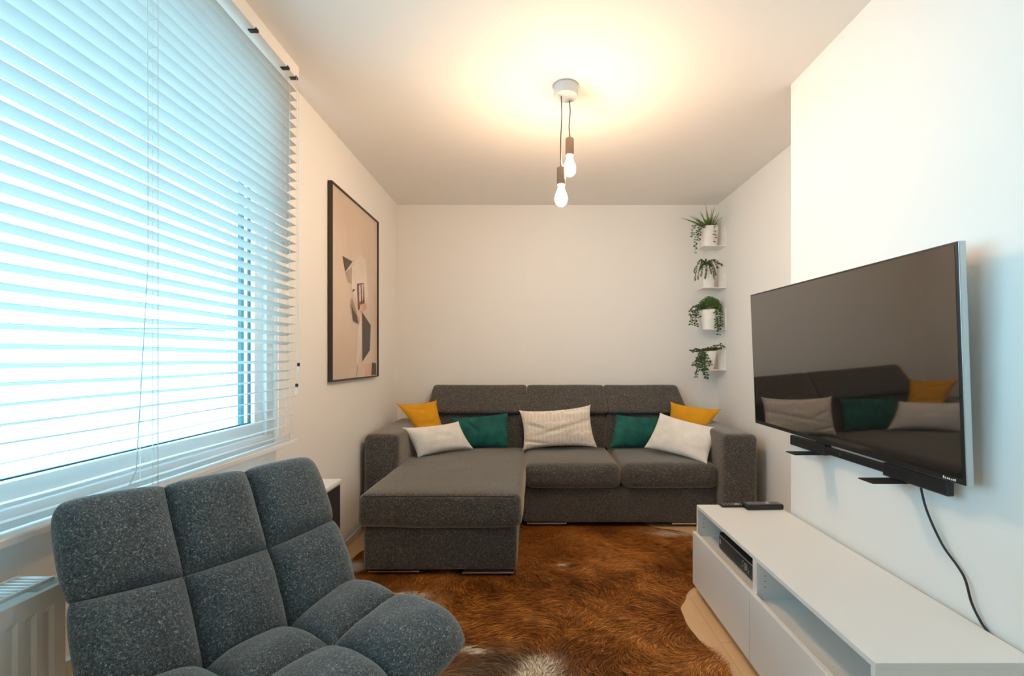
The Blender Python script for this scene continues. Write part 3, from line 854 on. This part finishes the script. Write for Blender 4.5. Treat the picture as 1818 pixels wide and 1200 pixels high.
# ------------------------------------------------------------------ pendant lamp
pl = thing('pendant_lamp', 'double pendant ceiling lamp with white canopy and two bare glowing bulbs', 'lamp', (.163, 2.2, HC))
bm = bmesh.new(); lathe(bm, [(.057, -.0005), (.058, -.004), (.058, -.042), (.055, -.05), (.02, -.0505)], (0, 0, 0), 40); obj('canopy', bm, M['canopy'], pl, smooth=35)
def mk_bulb():
    m = mat('glowing_bulb', (1, .9, .75), .3, emit=(1.0, .665, .40), estr=145)
    return m
M['bulb'] = mk_bulb()
for (dx, dy, zt, zb_) in ((-.022, -.005, 2.037, 1.952), (.021, .035, 2.193, 2.108)):
    bm = bmesh.new()
    z0 = -.049; z1 = zt-HC
    w = .0025
    tube(bm, catmull([(dx+(-.002 if dx > 0 else 0), dy, z0+.003), (dx+w, dy, z0*.7+z1*.3), (dx-w, dy, z0*.35+z1*.65), (dx, dy, z1+.004)], 8), .0026, 8)
    c = obj('cable', bm, M['cable'], pl, smooth=True)
    bm = bmesh.new(); lathe(bm, [(.004, .012), (.0045, 0), (.0185, -.003), (.0205, -.006), (.0205, zb_-zt+.002), (.018, zb_-zt)], (dx, dy, z1), 28)
    s = obj('lamp_socket', bm, M['bronze'], pl, smooth=35)
    bm = bmesh.new()
    H = .098
    pf = [(.013, 0), (.014, -.012), (.018, -.025), (.0255, -.042), (.0295, -.058), (.0285, -.073), (.0225, -.087), (.012, -.0955), (.004, -.098)]
    lathe(bm, pf, (dx, dy, zb_-HC-.0005), 28); obj('light_bulb', bm, M['bulb'], pl, smooth=True)

# ------------------------------------------------------------------ wall shelves and plants
PD = 3.785
def px_x(x): return (x-CX)*PD/F
def px_z(y): return CH-(y-CY)*PD/F
units = [(1259, 403, 439), (1258, 473, 512), (1260, 549, 585), (1258, 622, 656)]
shelf_lbl = ['small white metal shelf in the corner, topmost of four', 'small white metal shelf in the corner, second from the top', 'small white metal shelf in the corner, third from the top', 'small white metal shelf in the corner, lowest of four']
def mk_shelf():
    t = thing('wall_shelf', shelf_lbl[0], 'shelf', (0, 0, 0), group='white corner plant shelves')
    bm = bmesh.new()
    box(bm, -.185, 0, -.065, .075, -.006, 0, bev=.002); obj('shelf_board', bm, M['pot'], t)
    bm = bmesh.new(); box(bm, -.007, 0, -.06, .075, 0, .165, bev=.0015); obj('wall_plate', bm, M['pot'], t)
    return t
sh0 = mk_shelf(); shl = []
for i, (x, yt, yb) in enumerate(units):
    loc = (XF-.0005, PD, px_z(yb))
    if i == 0: sh0.location = loc; s = sh0
    else: s = copy_thing(sh0, loc, shelf_lbl[i])
    shl.append(s)

def leaf(bm, p, d, up, L, W, mi=0, fold=.25):
    d = d.normalized(); s = d.cross(up)
    if s.length < 1e-3: s = d.orthogonal()
    s.normalize(); n = s.cross(d).normalized()
    a = bm.verts.new(p); b = bm.verts.new(p+d*L*.45+s*W/2+n*W*fold); c = bm.verts.new(p+d*L-n*L*.08); e = bm.verts.new(p+d*L*.45-s*W/2+n*W*fold); m_ = bm.verts.new(p+d*L*.5)
    for f in ((a, b, m_), (b, c, m_), (a, m_, e), (m_, c, e)): bm.faces.new(f).material_index = mi
def vine(bm, pts, L=.022, W=.014, step=.014, seed=0, mi=0, stem_mi=1):
    rnd = random.Random(seed)
    path = catmull(pts, 10)
    tube(bm, path[::2]+[path[-1]], .0011, 5, mi=stem_mi)
    acc = 0
    for a, b in zip(path[:-1], path[1:]):
        acc += (b-a).length
        if acc > step:
            acc = 0
            for sg in (1, -1):
                if rnd.random() < .12: continue
                dr = Vector((sg*rnd.uniform(.5, 1.0), rnd.uniform(-.7, .3), rnd.uniform(-.7, .35)))
                k = rnd.uniform(.95, 1.45)
                leaf(bm, b, dr, Vector((0, -1, .3)), L*k, W*k, mi)
def blade(bm, p0, d, L, W, droop, mi=0, n=7, th=.25):
    d = d.normalized(); p = p0.copy(); rings = []
    for k in range(n+1):
        t = k/n
        w = W*(1-t**1.6)*(.75+.25*math.sin(min(1, t*3)*math.pi/2))
        s = d.cross(Vector((0, 0, 1)))
        if s.length < .05: s = Vector((1, 0, 0))
        s.normalize(); nn = s.cross(d).normalized()
        if k == n: rings.append([bm.verts.new(p)]); break
        rings.append([bm.verts.new(p+s*w/2+nn*w*.2), bm.verts.new(p-nn*w*th), bm.verts.new(p-s*w/2+nn*w*.2), bm.verts.new(p+nn*w*.02)])
        p = p + d*L/n; d = (d + Vector((0, 0, -droop/n))).normalized()
    for a, b in zip(rings[:-1], rings[1:]):
        for k in range(4):
            f = (a[k], a[(k+1)%4], b[(k+1)%4], b[k]) if len(b) == 4 else (a[k], a[(k+1)%4], b[0])
            bm.faces.new(f).material_index = mi

def potted(label, u, r_top, r_bot, hgt):
    x, yt, yb = u
    t = thing('potted_plant', label, 'plant', (px_x(x), PD, px_z(yb)+.0005))
    bm = bmesh.new()
    lathe(bm, [(r_bot*.9, 0), (r_bot, .004), (r_bot+(r_top-r_bot)*.5, hgt*.5), (r_top, hgt-.004), (r_top-.002, hgt), (r_top-.006, hgt-.002), (r_bot, .02)], (0, 0, 0), 28, sy=.78)
    obj('pot', bm, M['pot'], t, smooth=40)
    bm = bmesh.new(); lathe(bm, [(r_top*.8, hgt-.03), (r_top-.008, hgt-.012), (.01, hgt-.006)], (0, 0, 0), 20, sy=.78); obj('soil', bm, M['soil'], t)
    return t
# 1 aloe with trailing vines
p1 = potted('spiky green aloe and trailing vine in white pot, topmost shelf', units[0], .072, .060, .163)
bm = bmesh.new(); rnd = random.Random(3)
S = 219.3/1.0
def o1(px, py, dy=0, u=units[0]): return Vector(((px-u[0])/219.3, dy, (u[2]-py)/219.3))
base = Vector((0, 0, .155))
for (tx, ty, w, dy) in ((1206, 391, .030, -.04), (1223, 383, .022, 0), (1254, 359, .020, .02), (1270, 364, .020, .01), (1262, 370, .016, -.03), (1239, 377, .022, -.03), (1277, 376, .018, -.02), (1246, 372, .016, .03), (1232, 380, .016, .04), (1283, 384, .022, .01), (1250, 378, .02, -.06), (1268, 382, .02, -.06), (1228, 390, .022, -.06)):
    tp = o1(tx, ty, dy); d = tp-base
    st = base+Vector((d.x*.12, dy*.3, -.005))
    dr = 0.25 if abs(d.x) > .12 else .12
    blade(bm, st, (tp-st)+Vector((0, 0, d.length*dr*.5)), (tp-st).length*1.02, w, dr, n=8)
for k in range(34):
    a = rnd.uniform(0, 2*math.pi); el = rnd.uniform(.1, 1.2)
    d = Vector((math.cos(a)*math.cos(el), min(.5, math.sin(a)*math.cos(el)*.6), math.sin(el)))
    blade(bm, base+d*.005, d, rnd.uniform(.05, .10), rnd.uniform(.012, .02), .5, n=5)
obj('aloe_leaves', bm, M['leaf_olive'], p1)
bm = bmesh.new()
vine(bm, [o1(1250, 404, -.03), o1(1240, 404, -.06), o1(1232, 418, -.065), o1(1230, 440, -.06), o1(1229, 454, -.06)], seed=1, L=.017, W=.010)
vine(bm, [o1(1248, 404, -.04), o1(1238, 410, -.065), o1(1236, 420, -.07), o1(1234, 432, -.07)], seed=2, L=.017, W=.010)
vine(bm, [o1(1244, 404, -.03), o1(1230, 402, -.05), o1(1226, 410, -.055), o1(1226, 424, -.05)], seed=4, L=.017, W=.010)
vine(bm, [o1(1262, 403, -.04), o1(1263, 410, -.068), o1(1263, 436, -.064)], seed=3, L=.014, W=.009, step=.02)
obj('trailing_vine', bm, [M['leaf_dark'], M['stem']], p1)
# 2 drooping string plant
u2 = units[1]
p2 = potted('drooping fine leaved plant in white pot, second shelf down', u2, .050, .040, .165)
bm = bmesh.new()
tips = [(1229, 500), (1234, 498), (1246, 497), (1247, 494), (1262, 497), (1266, 490), (1272, 470), (1228, 486), (1238, 482), (1270, 478), (1258, 488), (1240, 492), (1276, 474)]
for k, (tx, ty) in enumerate(tips):
    dy = rnd.uniform(-.07, -.045)
    q0 = o1(1252, 472, -.02, u2); m1 = o1((1252+tx)/2, 463+abs(k % 3)*1.5, dy*.7, u2); m2 = o1(tx+(2 if tx < 1252 else -2), (ty+470)/2, dy, u2)
    path = catmull([q0, m1, m2, o1(tx, ty, dy, u2)], 8)
    tube(bm, path[::2], .001, 4, mi=1)
    for a in path[2:]:
        for sg in range(4):
            leaf(bm, a, Vector((rnd.uniform(-1, 1), rnd.uniform(-1, .3), rnd.uniform(-.8, .5))), Vector((0, -1, 0)), .011, .005)
for k in range(160):
    a = rnd.uniform(0, 2*math.pi); el = rnd.uniform(0, 1.4)
    d = Vector((math.cos(a)*math.cos(el), math.sin(a)*math.cos(el)*.7, math.sin(el)))
    leaf(bm, Vector((-.02, -.01, .165))+Vector((d.x*.04, d.y*.04, d.z*.028)), d+Vector((0, 0, -.2)), Vector((0, -1, 0)), .016, .006)
obj('foliage', bm, [M['leaf_dark'], M['stem']], p2)
# 3 bushy mound with ivy
u3 = units[2]
p3 = potted('round bushy green plant with ivy strands in white pot, third shelf', u3, .076, .055, .160)
bm = bmesh.new()
for k in range(1500):
    a = rnd.uniform(0, 2*math.pi); el = math.asin(rnd.uniform(0, 1)); r = rnd.uniform(.55, 1)
    d = Vector((math.cos(a)*math.cos(el), math.sin(a)*math.cos(el), math.sin(el)))
    p = Vector((.0+d.x*.088*r, d.y*.06*r, .155+d.z*.105*r))
    if p.y > .09: continue
    leaf(bm, p, d+Vector((rnd.uniform(-.5, .5), rnd.uniform(-.5, .5), rnd.uniform(-.5, .5))), Vector((0, -1, .2)), .018, .006)
obj('foliage', bm, M['leaf_fern'], p3)
bm = bmesh.new()
for sd, pts in enumerate(([(1240, 545), (1228, 553), (1222, 565), (1221, 577)], [(1240, 547), (1229, 560), (1228, 570), (1230, 580)], [(1238, 543), (1226, 548), (1218, 562)], [(1240, 540), (1232, 546), (1233, 560), (1236, 566)],
                          [(1268, 548), (1270, 565), (1270, 594)], [(1264, 550), (1265, 566), (1266, 582)], [(1272, 548), (1275, 560), (1274, 580)])):
    vine(bm, [o1(a, b, -.055-.008*i, u3) for i, (a, b) in enumerate(pts)], seed=20+sd, L=.019, W=.012, step=.012)
obj('ivy', bm, [M['leaf_dark'], M['stem']], p3)
# 4 mossy pot with ivy on the left
u4 = units[3]
p4 = potted('mossy pot with round leaved ivy spilling left, lowest shelf', u4, .066, .036, .150)
bm = bmesh.new()
for k in range(900):
    a = rnd.uniform(0, 2*math.pi); r = rnd.random()**.5
    x = .098*r*math.cos(a); p = Vector((x, .055*r*math.sin(a), .155+rnd.uniform(-.012, .022)*(1.2-r)+x*.12))
    leaf(bm, p, Vector((rnd.uniform(-1, 1), rnd.uniform(-1, 1), rnd.uniform(-.3, 1))), Vector((0, -1, 0)), .014, .006)
obj('moss', bm, M['moss'], p4)
bm = bmesh.new()
for sd, pts in enumerate(([(1244, 622), (1236, 633), (1228, 645), (1224, 650)], [(1246, 624), (1242, 638), (1246, 655), (1248, 672)], [(1244, 624), (1238, 640), (1234, 655), (1230, 668)],
                          [(1242, 622), (1232, 620), (1222, 624)], [(1247, 626), (1244, 645), (1242, 662)], [(1248, 625), (1252, 640), (1257, 648)], [(1246, 626), (1238, 645), (1240, 658)],
                          [(1244, 626), (1233, 640), (1232, 652)], [(1262, 617), (1272, 612), (1277, 616)], [(1246, 628), (1243, 641), (1250, 656)])):
    vine(bm, [o1(a, b, -.045-.01*i, u4) for i, (a, b) in enumerate(pts)], seed=40+sd, L=.021, W=.013, step=.012)
obj('ivy', bm, [M['leaf_dark'], M['stem']], p4)

# ------------------------------------------------------------------ cowhide rug
rug = thing('cowhide_rug', 'brown cowhide rug with pale patches spread on the floor before the sofa', 'rug', (.1, 2.4, 0))
out_px = None
outline = [(-1.00, 2.75), (-1.01, 2.62), (-.95, 2.50), (-.86, 2.38), (-.70, 2.30), (-.60, 2.22), (-.53, 2.10), (-.47, 1.98), (-.36, 1.86), (-.325, 1.76), (-.36, 1.66), (-.45, 1.56), (-.56, 1.45), (-.60, 1.32),
           (-.50, 1.22), (-.30, 1.26), (-.15, 1.30), (0, 1.20), (.12, 1.02), (.28, .98), (.36, 1.10), (.44, 1.28), (.56, 1.38), (.68, 1.52), (.708, 1.677), (.697, 1.806), (.668, 1.95), (.676, 2.10), (.728, 2.22), (.80, 2.32), (.93, 2.42),
           (1.06, 2.55), (1.12, 2.75), (1.10, 2.92), (1.03, 3.02), (.95, 3.09), (.86, 3.13), (.80, 3.18), (.76, 3.28), (.70, 3.42), (.5, 3.5), (.2, 3.46), (0, 3.42), (-.15, 3.3), (-.3, 3.1), (-.55, 2.98), (-.8, 2.92), (-.94, 2.86)]
pts = catmull([(a, b, 0) for a, b in outline+[outline[0]]], 6)[:-1]
rnd = random.Random(11)
edge = []
for i, p in enumerate(pts):
    n = noise.noise(Vector((p.x*9, p.y*9, 0)))*.012
    c = Vector((.1, 2.4, 0)); d = (p-c).normalized()
    edge.append(p+d*n)
poly2 = [(p.x, p.y) for p in edge]
def inside(x, y):
    c = False; j = len(poly2)-1
    for i in range(len(poly2)):
        xi, yi = poly2[i]; xj, yj = poly2[j]
        if (yi > y) != (yj > y) and x < (xj-xi)*(y-yi)/(yj-yi)+xi: c = not c
        j = i
    return c
patches = [(.03, 1.69, .10, .11, .10), (.90, 3.03, .15, .06, .03), (-.60, 2.22, .11, .05, .04), (.152, 2.56, .026, .012, .01), (.20, 1.35, .25, .18, .08), (-.97, 2.55, .07, .10, .03), (-.50, 2.12, .05, .05, .03), (-.25, 1.80, .06, .03, .05)]
def coat(x, y, rv=0):
    v = Vector((x, y, 0))
    wx = x+.05*noise.noise(v*6); wy = y+.05*noise.noise(v*6+Vector((9, 9, 0)))
    w = 0
    for (cx, cy, rx, ry, sf) in patches:
        d = math.hypot((wx-cx)/rx, (wy-cy)/ry)
        w = max(w, min(1, max(0, (1-d)/.35+.35*rv)))
    n1 = .5+.5*noise.noise(v*3.2+Vector((2, 5, 0))); n2 = .5+.5*noise.noise(Vector((x*11+y*3, y*8, 3)))+.35*noise.noise(Vector((x*34, y*30, 5)))
    t = max(0, min(1, .5+(n1-.5)*.9+(n2-.5)*.7+rv*.17))
    dark = Vector((.12, .038, .008)); mid = Vector((.42, .135, .020)); lite = Vector((.78, .34, .09))
    c = dark.lerp(mid, t/.5) if t < .5 else mid.lerp(lite, (t-.5)/.5)
    # greyish brown zone at the near left edge
    g = max(0, min(1, 1.25-math.hypot((wx+.12)/.30, (wy-1.62)/.22)*1.0))
    c = c.lerp(Vector((.20, .135, .09))*(.6+.8*n2), min(1, g*1.5)*.9)
    c = c.lerp(Vector((.92, .80, .64)), w)
    return c
def set_coat(o, fn):
    me = o.data; a = me.color_attributes.new('coat', 'FLOAT_COLOR', 'POINT')
    buf = []
    for i, v in enumerate(me.vertices):
        c = fn(i, v); buf += [c.x, c.y, c.z, 1]
    a.data.foreach_set('color', buf)
# leather sheet: grid cells inside outline + rim fan
bm = bmesh.new()
step = .03; xs = [-1.06+step*i for i in range(int(2.24/step)+1)]; ys = [.95+step*i for i in range(int(2.6/step)+1)]
vs = [bm.verts.new((p.x-.1, p.y-2.4, .0035)) for p in edge]
vt = [bm.verts.new((p.x-.1, p.y-2.4, .0)) for p in edge]
for i in range(len(vs)):
    j = (i+1) % len(vs); bm.faces.new((vs[i], vt[i], vt[j], vs[j]))
f = bm.faces.new(vs)
r = bmesh.ops.triangulate(bm, faces=[f])
for _ in range(3):
    long = [e for e in bm.edges if e.calc_length() > .08 and not (e.verts[0].co.z < .001 or e.verts[1].co.z < .001)]
    bmesh.ops.subdivide_edges(bm, edges=long, cuts=1)
    bmesh.ops.triangulate(bm, faces=[f for f in bm.faces if len(f.verts) > 3])
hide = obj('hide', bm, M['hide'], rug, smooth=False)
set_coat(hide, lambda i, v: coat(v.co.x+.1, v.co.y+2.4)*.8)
# fur: short flat-lying hairs
verts = []; faces = []; cols = []
N = 46000
cnt = 0
while cnt < N:
    x = rnd.uniform(-1.03, 1.12); y = rnd.uniform(1.0, 3.3)
    if not inside(x, y): continue
    if rnd.random() < .5 and y > 2.6: continue
    if y > 2.46 and -.86 < x < -.09: 
        if y > 2.6: continue
    cnt += 1
    a = 1.2*noise.noise(Vector((x*1.6, y*1.6, 7)))*math.pi + .9*noise.noise(Vector((x*7, y*7, 1))) + rnd.gauss(0, .22) - 1.2
    L = rnd.uniform(.026, .052); w = rnd.uniform(.0009, .0020)
    lift = rnd.uniform(.10, .30)
    dx, dy = math.cos(a), math.sin(a); sx, sy = -dy, dx
    lob = .006*(.5+noise.noise(Vector((x*8, y*8, 4))))
    z0 = .0035
    c = coat(x, y, rnd.gauss(0, 1)*1.0)
    k = rnd.uniform(.7, 1.25)*(1+.75*noise.noise(Vector((x*26*math.cos(a)+y*26*math.sin(a), (-x*math.sin(a)+y*math.cos(a))*70, 2))))
    b = len(verts)
    for (t, ww, z) in ((0, 1, z0), (.5, .8, z0+L*.5*lift+lob*.8), (1, .15, z0+L*.62*lift+lob)):
        verts += [(x+dx*L*t+sx*w*ww-.1, y+dy*L*t+sy*w*ww-2.4, min(z, .0128)), (x+dx*L*t-sx*w*ww-.1, y+dy*L*t-sy*w*ww-2.4, min(z, .0128))]
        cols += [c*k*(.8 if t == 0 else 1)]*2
    faces += [(b, b+1, b+3, b+2), (b+2, b+3, b+5, b+4)]
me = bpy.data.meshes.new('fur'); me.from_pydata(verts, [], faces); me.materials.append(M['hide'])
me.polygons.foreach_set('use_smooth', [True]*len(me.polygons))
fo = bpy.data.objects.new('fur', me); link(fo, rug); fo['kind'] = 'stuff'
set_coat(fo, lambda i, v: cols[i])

# ------------------------------------------------------------------ light
w = bpy.data.worlds.new('daylight'); SC.world = w; w.use_nodes = True
bg = w.node_tree.nodes['Background']; bg.inputs['Color'].default_value = (.44, .79, 1.0, 1); bg.inputs['Strength'].default_value = 4.2
pd = bpy.data.lights.new('window_portal', 'AREA'); pd.shape = 'RECTANGLE'; pd.size = WY1-WY0; pd.size_y = WZ1-WZ0
pd.cycles.is_portal = True
po = bpy.data.objects.new('window_portal', pd); COL.objects.link(po); po.location = (XL-.24, (WY0+WY1)/2, (WZ0+WZ1)/2)
po.rotation_euler = Vector((1, 0, 0)).to_track_quat('-Z', 'Z').to_euler()

# ------------------------------------------------------------------ camera
cam = bpy.data.cameras.new('camera'); co = bpy.data.objects.new('camera', cam); COL.objects.link(co)
co.location = (0, 0, CH); co.rotation_euler = (math.pi/2, 0, 0)
cam.sensor_width = 36; cam.sensor_fit = 'HORIZONTAL'; cam.lens = 36*F/1818
cam.shift_x = -(CX-909)/1818; cam.shift_y = (CY-600)/1818
cam.clip_start = .02
SC.camera = co
SC.view_settings.view_transform = 'Standard'; SC.view_settings.look = 'None'; SC.view_settings.gamma = 1
SC.view_settings.exposure = 1.2
try: SC.view_settings.use_curve_mapping = False
except Exception: pass
SC.cycles.max_bounces = 12; SC.cycles.diffuse_bounces = 8
